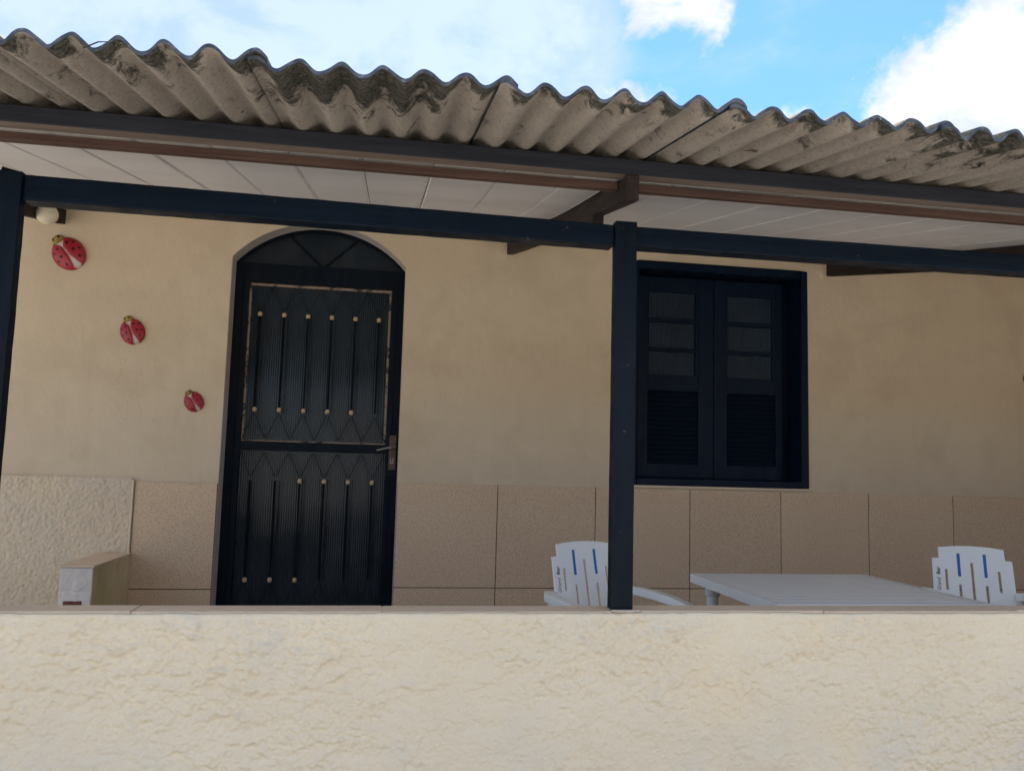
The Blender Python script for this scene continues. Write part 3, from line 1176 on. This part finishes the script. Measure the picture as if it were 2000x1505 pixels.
def timber(name, x0, x1, y0, y1, z0, z1, mat, axis, nseg=24, wob=.0005, bev=.004, lean=0.0):
    q = MB()
    vs, fs = [], []
    for i in range(nseg + 1):
        t = i / nseg
        w1, w2, w3, w4 = [random.uniform(-wob, wob) for _ in range(4)]
        if axis == 'X':
            x = x0 + (x1 - x0) * t
            s = lean * t
            w2, w4 = w2 + s * .6, w4 + s
            vs += [(x, y0 + w1, z0 + w2), (x, y1 + w3, z0 + w2), (x, y1 + w3, z1 + w4), (x, y0 + w1, z1 + w4)]
        else:
            z = z0 + (z1 - z0) * t
            s = lean * (t - .5)
            vs += [(x0 + w1 + s, y0 + w2, z), (x1 + w3 + s, y0 + w2, z), (x1 + w3 + s, y1 + w4, z), (x0 + w1 + s, y1 + w4, z)]
    for i in range(nseg):
        for k in range(4):
            fs.append((i * 4 + k, i * 4 + (k + 1) % 4, (i + 1) * 4 + (k + 1) % 4, (i + 1) * 4 + k))
    fs += [(0, 1, 2, 3), tuple(nseg * 4 + k for k in (3, 2, 1, 0))]
    q.add(vs, fs)
    return q.build(name, mat, frame, bevel=bev, seg=2)


p1 = timber("post", .6515, .7175, 2.2505, 2.287, .7075, 1.830, M['navy_z'], 'Z')
tag(p1, "navy square post in front of the window edge")
p2 = timber("post", -1.034, -.968, 2.2505, 2.287, .7075, 1.840, M['navy_z'], 'Z')
tag(p2, "navy corner post left of the ladybugs")
p3 = timber("post", 4.225, 4.2975, 2.2505, 2.2625, .7075, 1.830, M['navy_z'], 'Z', bev=.002)
b1 = timber("beam", -.9675, .651, 2.262, 2.322, 1.766, 1.836, M['navy'], 'X', 40, lean=-.016)
b2 = timber("beam", .718, 4.298, 2.264, 2.324, 1.760, 1.820, M['navy'], 'X', 80, lean=.010)
q = MB()                                                   # splintered chip at the corner post's head
q.hexa([(-1.026, 2.262, 1.8425), (-.99, 2.262, 1.8425), (-.99, 2.290, 1.8425), (-1.026, 2.290, 1.8425),
        (-1.024, 2.264, 1.853), (-.985, 2.266, 1.8445), (-.985, 2.288, 1.8445), (-1.024, 2.288, 1.851)])
q.build("splinter", M['navy'], frame)
# mortar dab at the foot of the middle post
xs_ = np.linspace(.648, .736, 30)
q = MB()
pts = []
for i in range(24):
    a = 2 * math.pi * i / 24
    r = 1 + .18 * math.sin(3 * a + .5) + .1 * math.sin(5 * a)
    pts.append((.692 + .042 * r * math.cos(a), 2.238 + .010 * r * math.sin(a)))
n = len(pts)
vs = [(x, y, .7045) for x, y in pts] + [(.692 + (x - .692) * .8, 2.238 + (y - 2.238) * .8, .7095) for x, y in pts]
q.add(vs, [(i, (i + 1) % n, n + (i + 1) % n, n + i) for i in range(n)] + [tuple(range(n, 2 * n)), tuple(reversed(range(n)))], 0, True)
q.build("mortar_dab", M['mortar'], par)

# ------------------------------------------------------------------ low wall by the door
lw = thing("low_wall", "short low wall with whitewashed end and brown capping beside the door", "wall", (-1.27, 4.1, 0))
q = MB()
FY = 3.745
q.hexa([(-1.318, FY, 0), (-1.192, FY, 0), (-1.232, Y_W - .012, 0), (-1.385, Y_W - .030, 0),
        (-1.318, FY, .625), (-1.192, FY, .625), (-1.232, Y_W - .012, .607), (-1.385, Y_W - .030, .607)])
q.build("wall_core", M['lowwall'], lw, bevel=.004, seg=2)
xs2 = np.arange(-1.3205, -1.1895, .004)
zs2 = np.arange(.0, .6245, .004)
height_sheet(xs2, zs2, lambda X, Z: .004 * fbm(X * 18, Z * 14, 3) + .003 * sstep(fbm(X * 7 + 2, Z * 9, 3), 0, .12)
             - .004 * np.exp(-((Z - .525) / .004) ** 2), FY - .008, FY - .0005, "wall_end", M['lowwhite'], lw)
q = MB()
q.hexa([(-1.324, FY - .020, .6265), (-1.184, FY - .020, .6265), (-1.226, Y_W - .012, .6085), (-1.390, Y_W - .030, .6085),
        (-1.324, FY - .020, .634), (-1.184, FY - .020, .634), (-1.226, Y_W - .012, .616), (-1.390, Y_W - .030, .616)])
q.build("cap_slab", M['cap'], lw, bevel=.001, seg=1)
q = MB()
q.box(-1.300, -1.226, FY - .015, FY - .006, .462, .486)
q.build("brick_patch", M['brick'], lw, bevel=.003, seg=1)

# ------------------------------------------------------------------ globe lamp on the left rafter
lamp = thing("globe_lamp", "round milky white globe lamp under the ceiling in the top left corner", "lamp", (-1.63, 4.09, 2.25))
q = MB()
prof = [(.001, -.049)] + [(.049 * math.cos(a), .049 * math.sin(a)) for a in np.linspace(-1.45, 1.1, 14)] + [(.020, .046)]
q.lathe((-1.632, 4.085, 2.240), prof, 24, 'Z')
q.build("globe", M['globe'], lamp)
q = MB()
q.lathe((-1.632, 4.085, 2.240), [(.018, .040), (.024, .046), (.024, .054), (.020, .0545)], 16, 'Z')
q.build("lamp_holder", M['bronze'], lamp)

# ------------------------------------------------------------------ ladybugs


def ladybug(cx, cz, L, ang, label):
    """L: body length; ang: direction of the head from straight up, anticlockwise, radians"""
    t = thing("ladybug_ornament", label, "wall ornament", (cx, Y_W, cz), "painted ladybugs on the wall")
    ca, sa = math.cos(ang), math.sin(ang)

    def put(u, w, d):      # u across, w towards the head, d out of the wall
        return (cx + u * ca - w * sa, Y_W - d, cz + u * sa + w * ca)
    W, H, D = L * .395, L * .455, L * .19

    def dome(u, w, k=1.0):
        r = 1 - (u / (W * 1.02)) ** 2 - (w / (H * 1.02)) ** 2
        return D * math.sqrt(max(r, 0)) * k
    # white body under the wings
    q = MB()
    n, rings = 28, 7
    vs, fs = [], []
    for j in range(rings + 1):
        s = math.cos(math.pi / 2 * j / rings)
        for i in range(n):
            a = 2 * math.pi * i / n
            u, w = W * .94 * s * math.sin(a), H * .99 * s * math.cos(a)
            vs.append(put(u, w, (dome(u, w) - .004 * L / .2) if j else .0008))
    for j in range(rings):
        for i in range(n):
            fs.append((j * n + i, j * n + (i + 1) % n, (j + 1) * n + (i + 1) % n, (j + 1) * n + i))
    q.add(vs, fs, 0, True)
    q.build("body", M['white'], t)
    for s in (-1, 1):
        q = MB()
        nt, nu = 22, 10
        vs, fs = [], []
        for j in range(nt + 1):
            w = -.985 + 1.93 * j / nt
            wi = .055 + .30 * max(0, (-w - .05)) ** 1.5 + .85 * max(0, w - .40) ** 1.25
            wo = math.sqrt(max(1 - w * w, 0))
            wi = min(wi, wo - .005)
            for i in range(nu + 1):
                u = wi + (wo - wi) * i / nu
                edge = min(1, .35 + 3.2 * min(u - wi, .2) / .2 * .25)
                d = dome(u * W, w * H) * (1 if i else .93) + .0015
                vs.append(put(s * u * W, w * H, max(d, .001)))
        for j in range(nt):
            for i in range(nu):
                a0 = j * (nu + 1) + i
                fs.append((a0, a0 + 1, a0 + nu + 2, a0 + nu + 1))
        q.add(vs, fs, 0, True)
        wing = q.build("wing", M['red'], t)
        md = wing.modifiers.new("thickness", 'SOLIDIFY')
        md.thickness = .004
        md.offset = 0
        for (u, w, r) in ((.36, .50, .095), (.72, .36, .085), (.46, -.02, .095), (.80, -.12, .085), (.50, -.52, .09)):
            q = MB()
            k = 10
            vs = [put(s * (u + r * math.cos(2 * math.pi * i / k)) * W, (w + r * math.sin(2 * math.pi * i / k)) * H,
                      dome((u + r * math.cos(2 * math.pi * i / k)) * W, (w + r * math.sin(2 * math.pi * i / k)) * H) + .0042) for i in range(k)]
            vs.append(put(s * u * W, w * H, dome(u * W, w * H) + .0050))
            q.add(vs, [(i, (i + 1) % k, k) for i in range(k)], 0, True)
            q.build("spot", M['black'], wing)
    q = MB()
    hr = L * .165
    vs, fs = [], []
    n, rings = 18, 6
    for j in range(rings + 1):
        th = math.pi / 2 * j / rings
        for i in range(n):
            a = 2 * math.pi * i / n
            vs.append(put(hr * math.cos(th) * math.sin(a), H * 1.02 + hr * .75 * math.cos(th) * math.cos(a), .001 + hr * 1.1 * math.sin(th)))
    for j in range(rings):
        for i in range(n):
            fs.append((j * n + i, j * n + (i + 1) % n, (j + 1) * n + (i + 1) % n, (j + 1) * n + i))
    q.add(vs, fs, 0, True)
    head = q.build("head", M['yellow'], t)
    for s in (-1, 1):
        q = MB()
        k = 10
        er = hr * .24
        c0 = put(s * hr * .42, H * 1.02 + hr * .10, hr * 1.02)
        q.lathe((c0[0], c0[1] + .003, c0[2]), [(er * .8, -.001), (er, .002), (er * .6, .0045)], k, 'Y')
        q.build("eye", M['black'], head)
    return t


ladybug(-1.640, 2.130, .196, R(40), "largest painted ladybug, top left under the globe lamp, tilted to the left")
ladybug(-1.303, 1.742, .150, R(23), "middle sized painted ladybug with the most upright pose, between the other two ladybugs")
ladybug(-.978, 1.390, .118, R(33), "smallest painted ladybug, lowest of the row and nearest the door")

# ------------------------------------------------------------------ dark round plate at the right edge
q = MB()
q.lathe((3.955, Y_W - .001, 1.723), [(.060, 0), (.062, .006), (.056, .014), (.030, .018)], 28, 'Y')
tag(q.build("wall_plate", M['iron']), "dark round plate on the cream wall at the far right edge of the photo", "wall plate")

# ------------------------------------------------------------------ table
tx0, tx1, ty0, ty1, tz = 1.205, 1.950, 2.352, 3.060, .7055
table = thing("plastic_table", "greyed white square plastic table with ribbed top behind the parapet", "table", ((tx0 + tx1) / 2, (ty0 + ty1) / 2, 0))
q = MB()
rim = .022
q.box(tx0, tx0 + rim, ty0, ty1, tz - .034, tz)
q.box(tx1 - rim, tx1, ty0, ty1, tz - .034, tz)
q.box(tx0 + rim, tx1 - rim, ty0, ty0 + rim, tz - .034, tz)
q.box(tx0 + rim, tx1 - rim, ty1 - rim, ty1, tz - .034, tz)
q.box(tx0 + rim, tx1 - rim, ty0 + rim, ty1 - rim, tz - .014, tz - .007)
q.build("table_top", M['table'], table, bevel=.005, seg=3)
ns = 13
w = (ty1 - ty0 - 2 * rim) / ns
base = None
for k in range(ns):
    yc = ty0 + rim + w * (k + .5)
    if base is None:
        q = MB()
        q.box(-(tx1 - tx0) / 2 + rim + .001, (tx1 - tx0) / 2 - rim - .001, -w / 2 + .003, w / 2 - .003, -.0070, -.0008)
        base = q.build("slat", M['table'], table, bevel=.003, seg=2)
        base.location = ((tx0 + tx1) / 2, yc, tz)
    else:
        o = base.copy()
        COL.objects.link(o)
        o.location = ((tx0 + tx1) / 2, yc, tz)
for lx in (tx0 + .065, tx1 - .065):
    for ly in (ty0 + .065, ty1 - .065):
        q = MB()
        sx = -1 if lx < 1.5 else 1
        sy = -1 if ly < 2.7 else 1
        q.tube([(lx, ly, tz - .015), (lx, ly, tz - .075)], [.030, .027], 16)
        q.tube([(lx, ly, tz - .074), (lx + sx * .012, ly + sy * .012, .004)], [.022, .017], 14)
        q.build("leg", M['table'], table)

# ------------------------------------------------------------------ chairs
S_, UT, US, HS = .0525, .133, .161, .744
HT = .790
REC, CUR = .245, .20


def grid_panel(us, hs, keep, mp, th):
    """a panel of cells (some left out) with thickness th; mp(u, h, d) -> point"""
    q = MB()
    idx = {}
    vs, fs = [], []

    def vid(i, j, s):
        key = (i, j, s)
        if key not in idx:
            idx[key] = len(vs)
            vs.append(mp(us[i], hs[j], th if s else 0.0))
        return idx[key]
    K = [[keep((us[i] + us[i + 1]) / 2, (hs[j] + hs[j + 1]) / 2) for j in range(len(hs) - 1)] for i in range(len(us) - 1)]
    ni, nj = len(us) - 1, len(hs) - 1
    for i in range(ni):
        for j in range(nj):
            if not K[i][j]:
                continue
            fs.append((vid(i, j, 0), vid(i + 1, j, 0), vid(i + 1, j + 1, 0), vid(i, j + 1, 0)))
            fs.append((vid(i, j, 1), vid(i, j + 1, 1), vid(i + 1, j + 1, 1), vid(i + 1, j, 1)))
            for (di, dj, a, c) in ((-1, 0, (i, j), (i, j + 1)), (1, 0, (i + 1, j + 1), (i + 1, j)), (0, -1, (i + 1, j), (i, j)), (0, 1, (i, j + 1), (i + 1, j + 1))):
                ii, jj = i + di, j + dj
                if ii < 0 or jj < 0 or ii >= ni or jj >= nj or not K[ii][jj]:
                    fs.append((vid(*a, 0), vid(*c, 0), vid(*c, 1), vid(*a, 1)))
    q.add(vs, fs)
    return q


def make_chair(x, y, phi, label):
    t = thing("plastic_chair", label, "chair", (x, y, 0), "white plastic armchairs")
    wd = Vector((math.cos(phi), math.sin(phi), 0))
    fw = Vector((math.sin(phi), -math.cos(phi), 0))
    O = Vector((x, y, 0))

    def P(u, f, h):        # u to the sitter's... width axis, f forwards, h up
        return O + wd * u + fw * f + Vector((0, 0, h))

    def back(u, h, d):     # point on the back panel; d = depth behind the front face
        spread = 1 + .10 * (HS - h) if h < HS else 1
        crown = .010 * (1 - (u / UT) ** 2) * max(0, (h - .70) / .09)
        b_ = math.tan(REC) * (h - .42) - CUR * u * u
        return P(u * spread, -b_ - d, h + crown)
    hw = .0052
    slots = [(-2 * S_, .609, .696), (0, .46, .724), (2 * S_, .609, .696), (-S_, .46, .633), (S_, .46, .633)]
    ub = sorted(set([round(v, 5) for v in
                     [-US, US, -UT, UT] + [s[0] + d for s in slots for d in (-hw, hw)] + [-US + .008, US - .008]]))
    us = []
    for a, c in zip(ub[:-1], ub[1:]):
        n = max(1, int((c - a) / .012))
        us += [a + (c - a) * k / n for k in range(n)]
    us.append(ub[-1])
    hb = sorted(set([.43, .46, .609, .696, .724, .633, HS, HT]))
    hs = []
    for a, c in zip(hb[:-1], hb[1:]):
        n = max(1, int((c - a) / .02))
        hs += [a + (c - a) * k / n for k in range(n)]
    hs.append(hb[-1])

    def keep(u, h):
        if h > HS and abs(u) > UT:
            return False
        for s, a, c in slots:
            if abs(u - s) < hw and a < h < c:
                return False
        return True
    q = grid_panel(us, hs, keep, back, .009)
    q.build("backrest", M['plastic'], t, bevel=.0022, seg=2)
    for s in (-S_, S_):
        q = grid_panel([s - .0062, s, s + .0062], [.668, .70, .73, .761], lambda u, h: True, lambda u, h, d: back(u, h, d - .0016), .006)
        q.build("blue_insert", M['blue'], t, bevel=.001, seg=1)
    # seat
    us2 = [-.215 + .43 * k / 10 for k in range(11)]
    fs2 = [-.01 + .43 * k / 10 for k in range(11)]
    q = grid_panel(us2, fs2, lambda u, f: True,
                   lambda u, f, d: P(u * (.80 + .20 * min(1, f / .25)), f, .425 - .020 * math.cos(u / .215 * 1.4) * math.sin(min(1, max(0, f) / .4) * 2.6) - (.03 * max(0, (f - .36) / .06) ** 2) - d), .010)
    q.build("seat", M['plastic'], t, bevel=.003, seg=1)
    for s in (-1, 1):
        q = MB()           # arm: leaves the back, swings out and forward, drops into the front leg
        pts = [P(s * .160, -.048, .592), P(s * .195, -.036, .598), P(s * .224, .01, .598), P(s * .236, .10, .594), P(s * .240, .20, .586), P(s * .239, .28, .574), P(s * .236, .325, .556), P(s * .232, .345, .520)]
        q.sweep(pts, .046, .034)
        q.build("armrest", M['plastic'], t, bevel=.008, seg=3)
        q = MB()
        q.sweep([P(s * .234, .342, .540), P(s * .228, .355, .45), P(s * .236, .425, .20), P(s * .243, .445, .002)], .034, .040)
        q.build("leg", M['plastic'], t, bevel=.006, seg=2)
        q = MB()
        q.sweep([P(s * .168, -.055, .585), P(s * .185, -.035, .43), P(s * .205, -.085, .20), P(s * .222, -.125, .002)], .034, .040)
        q.build("leg", M['plastic'], t, bevel=.006, seg=2)
        q = MB()
        q.sweep([P(s * .205, .0, .405), P(s * .215, .38, .405)], .012, .05)
        q.build("seat_rail", M['plastic'], t, bevel=.003, seg=1)
    # printed lettering that runs up the left edge of the back
    for word, h0, h1, bold, shear in (("Grand", .606, .662, 0.0, .30), ("Bar", .674, .706, .022, .0)):
        cu = bpy.data.curves.new("lettering", 'FONT')
        cu.body = word
        cu.size = 1.0
        cu.shear = shear
        cu.offset = bold
        tmp = bpy.data.objects.new("lettering_curve", cu)
        COL.objects.link(tmp)
        dg = bpy.context.evaluated_depsgraph_get()
        dg.update()
        me = bpy.data.meshes.new_from_object(tmp.evaluated_get(dg))
        bpy.data.objects.remove(tmp)
        xsv = [v.co.x for v in me.vertices]
        sc = (h1 - h0) / (max(xsv) - min(xsv))
        for v in me.vertices:
            v.co = back(-.131 - v.co.y * .021, h0 + (v.co.x - min(xsv)) * sc, -.0012)
        me.materials.clear()
        me.materials.append(M['ink'])
        me.update()
        o = bpy.data.objects.new("lettering", me)
        COL.objects.link(o)
        o.parent = t
        o.matrix_parent_inverse = parent_inv(t)
    return t


make_chair(.872, 3.239, .376, "white plastic armchair behind the navy post, left of the plastic table")
make_chair(2.586, 3.230, -.425, "white plastic armchair right of the plastic table, near the right edge")
